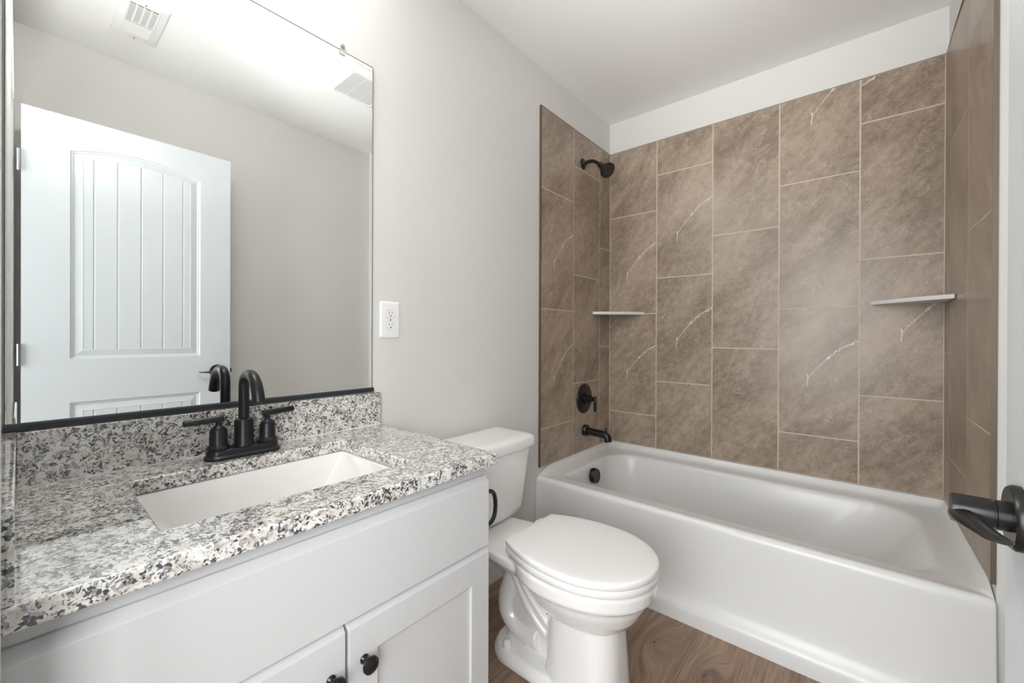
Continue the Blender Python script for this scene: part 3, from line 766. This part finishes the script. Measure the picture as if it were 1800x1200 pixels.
# ------------------------------------------------------------------ toilet
def toilet():
    t = thing('toilet', 'white two-piece toilet with closed lid between vanity and tub', 'toilet', (.42, YC, 0))
    def sym(prof, z, dy=0.):
        """prof [(x, halfwidth)] from back to tip -> closed ring"""
        P = [(x, YC-w, z) for x, w in prof]; Q = [(x, YC+w, z) for x, w in reversed(prof) if w > 1e-5]
        return P+Q
    base = [(.365, .128), (.385, .1385), (.43, .158), (.50, .177), (.58, .184), (.65, .177), (.71, .153), (.755, .118), (.785, .075), (.799, .034), (.802, .0)]
    prof = cr(base, 5)
    def scaled(ins, back=None, tipx=None):
        cx = .59; out = []
        for x, w in prof:
            f = 1-ins/.2; xx = cx+(x-cx)*(1-ins/.22)
            out.append((xx, w*f))
        return out
    def stack(levels):
        return [sym(scaled(i), z) for i, z in levels]
    bm = new(); loft(bm, stack(((.010, .4122), (.0015, .4124), (.0, .4140), (.0, .4255), (.0015, .4285), (.0045, .4305), (.010, .4315), (.024, .4325), (.06, .4335), (.12, .434)))); obj('lid', bm, 'seatp', t, smooth=True, sharp=60)
    bm = new(); loft(bm, stack(((.012, .389), (.003, .3892), (.001, .391), (.001, .407), (.0025, .4092), (.006, .4102), (.010, .4104)))); obj('seat', bm, 'seatp', t, smooth=True, sharp=60)
    for s in (-1, 1):
        bm = new(); box(bm, .345, .376, YC+s*.075-.022, YC+s*.075+.022, .386, .420)
        obj('hinge', bm, 'seatp', t, bevel=.005, seg=4)
    # china body: several solids fused by a voxel remesh
    bm = new()
    def egg(xb, xt, hw, z, p=2.3, n=48):
        R = []
        xc = xb+(xt-xb)*.46
        for k in range(n):
            an = 2*PI*k/n; cs, sn = math.cos(an), math.sin(an)
            ex = abs(cs)**(2/p)*(1 if cs >= 0 else -1); ey = abs(sn)**(2/p)*(1 if sn >= 0 else -1)
            x = xc+(xt-xc if cs >= 0 else xc-xb)*ex
            R.append((x, YC+hw*ey, z))
        return R
    # rim band and bowl underside
    loft(bm, [egg(.36, .780, .165, .386, 2.1), egg(.345, .795, .180, .385, 2.1), egg(.342, .8, .1845, .378, 2.1), egg(.345, .796, .183, .345, 2.1), egg(.350, .790, .178, .337, 2.1), egg(.362, .778, .167, .330, 2.1),
              egg(.385, .768, .156, .305, 2.1), egg(.41, .752, .140, .275, 2.1), egg(.435, .732, .121, .250, 2.1), egg(.455, .712, .104, .236, 2.1), egg(.48, .69, .08, .232, 2.1)])
    # front column
    loft(bm, [egg(.475, .700, .088, .26, 2.6), egg(.472, .704, .092, .20, 2.7), egg(.472, .708, .097, .12, 2.9), egg(.472, .712, .104, .03, 3.0), egg(.472, .713, .106, .0, 3.0)])
    # deck behind the bowl, carrying the tank
    def deck(w0, w1, z): return [(x, y, z) for x, y in ((.06, YC-w0), (.20, YC-w0), (.30, YC-(w0+w1)/2-.006), (.40, YC-w1), (.50, YC-w1*.92), (.50, YC+w1*.92), (.40, YC+w1), (.30, YC+(w0+w1)/2+.006), (.20, YC+w0), (.06, YC+w0))]
    loft(bm, [deck(.085, .120, .318), deck(.105, .138, .332), deck(.118, .148, .352), deck(.116, .146, .370), deck(.108, .138, .3745)])
    # base foot with rounded back
    loft(bm, [[(x, y, z) for x, y in rrect(.245+i, .66, YC-.112+i, YC+.112-i, (.01, .105-i, .105-i, .01), 10)] for z, i in ((0, 0), (.016, 0), (.024, .004), (.034, .010), (.040, .018))])
    # trapway: a tube dropping from the deck and turning forward at the foot, arcs of the bowl's back, thin centre web
    for s in (-1, 1):
        y = YC+s*.022
        tube(bm, cr([(.325, y, .345), (.318, y, .29), (.306, y, .235), (.288, y, .175), (.292, y, .12), (.330, y, .085), (.385, y, .075), (.43, y, .082)], 6), [.030+.004*min(1, i/24) for i in range(43)], 20)
        tube(bm, cr([(.395, YC+s*.100, .335), (.405, YC+s*.085, .285), (.435, YC+s*.066, .225), (.490, YC+s*.055, .165)], 6), .012, 14)
        tube(bm, cr([(.350, YC+s*.085, .335), (.362, YC+s*.065, .275), (.395, YC+s*.052, .20), (.46, YC+s*.045, .135), (.50, YC+s*.045, .12)], 6), .015, 14)
    box(bm, .30, .50, YC-.036, YC+.036, .02, .34)
    box(bm, .39, .50, YC-.05, YC+.05, .20, .34)
    box(bm, .12, .40, YC-.06, YC+.06, .29, .345)
    body = obj('bowl', bm, 'porc', t)
    rm = body.modifiers.new('remesh', 'REMESH'); rm.mode = 'VOXEL'; rm.voxel_size = .0034; rm.use_smooth_shade = True
    sm = body.modifiers.new('smooth', 'SMOOTH'); sm.factor = .5; sm.iterations = 5
    for s in (-1, 1):
        bm = new(); lathe(bm, [(0, 0), (.014, 0), (.0145, .004), (.0135, .018), (.009, .023), (0, .025)], (.330, YC+s*.078, .036), (0, 0, 1), 28)
        obj('bolt_cap', bm, 'porc', t, smooth=True, sharp=60)
    # tank: tapers downward, bowed front
    def tk(x0, x1, hw, z, bow=.014, r=.03, n=7):
        R = []
        c = rrect(x0, x1, -hw, hw, (r, .012, .012, r), n)
        # add points along the front for the bow
        out = []
        for i, (x, y) in enumerate(c):
            out.append((x, y))
        seg = 14; i0 = len(out)  # front side runs between last and first point
        y_a = c[-1][1]; y_b = c[0][1]
        for k in range(1, seg): out.append((x1, y_a+(y_b-y_a)*k/seg))
        for x, y in out:
            s = (x-x0)/(x1-x0); R.append((x+bow*s*s*(1-(y/hw)**2), YC+y, z))
        return R
    bm = new(); loft(bm, [tk(.035, .180, .170, .3755), tk(.025, .192, .184, .386), tk(.022, .197, .189, .41), tk(.018, .204, .199, .50), tk(.014, .212, .210, .60), tk(.012, .217, .217, .642)])
    obj('tank', bm, 'porc', t, smooth=True, sharp=50)
    bm = new(); loft(bm, [tk(.012, .224, .222, .6425), tk(.009, .229, .228, .645), tk(.008, .231, .230, .650), tk(.008, .231, .230, .672), tk(.010, .229, .228, .680), tk(.016, .222, .221, .686), tk(.03, .205, .205, .690), tk(.05, .18, .18, .6915)])
    obj('tank_lid', bm, 'porc', t, smooth=True, sharp=70)
    bm = new(); lathe(bm, [(0, 0), (.013, 0), (.013, .0012), (.0118, .0022), (.0108, .0012), (0, .0012)], (.2245, 1.10, .596), (1, 0, -.04), 32); obj('badge', bm, 'porc', t, smooth=True)
    bm = new(); lathe(bm, [(0, 0), (.012, 0), (.012, .008), (0, .010)], (.212, .985, .612), (1, 0, 0), 24); tube(bm, [(.226, .985, .612), (.228, 1.01, .608), (.226, 1.05, .604)], [.006, .0055, .005], 14)
    f = obj('flush_lever', bm, 'nickel', t, smooth=True)
toilet()

# ------------------------------------------------------------------ vanity light above the mirror (over the frame)
def vanity_light():
    y0 = .30
    t = thing('vanity_light', 'three-shade black vanity light bar high above the mirror', 'lamp', (0, y0, 2.2))
    bm = new(); box(bm, .0005, .022, y0-.2, y0+.16, 2.195, 2.245); obj('bar', bm, 'black', t, bevel=.003)
    glass = pmat('lit_opal_glass', (1, 1, 1, 1), .3)
    p = glass.node_tree.nodes['Principled BSDF']; p.inputs['Emission Color'].default_value = (1, .97, .93, 1); p.inputs['Emission Strength'].default_value = G['van']
    for k in (-1, 0, 1):
        y = y0-.02+k*.14
        bm = new(); tube(bm, cr([(.02, y, 2.22), (.07, y, 2.22), (.1, y, 2.228), (.105, y, 2.245)], 4), .007, 12); a_ = obj('arm', bm, 'black', t, smooth=True)
        bm = new(); lathe(bm, [(0, 0), (.024, 0), (.032, .02), (.042, .06), (.046, .10), (.044, .102), (0, .098)], (.105, y, 2.245), (0, 0, 1), 32); obj('glass_shade', bm, glass, a_, smooth=True)
vanity_light()
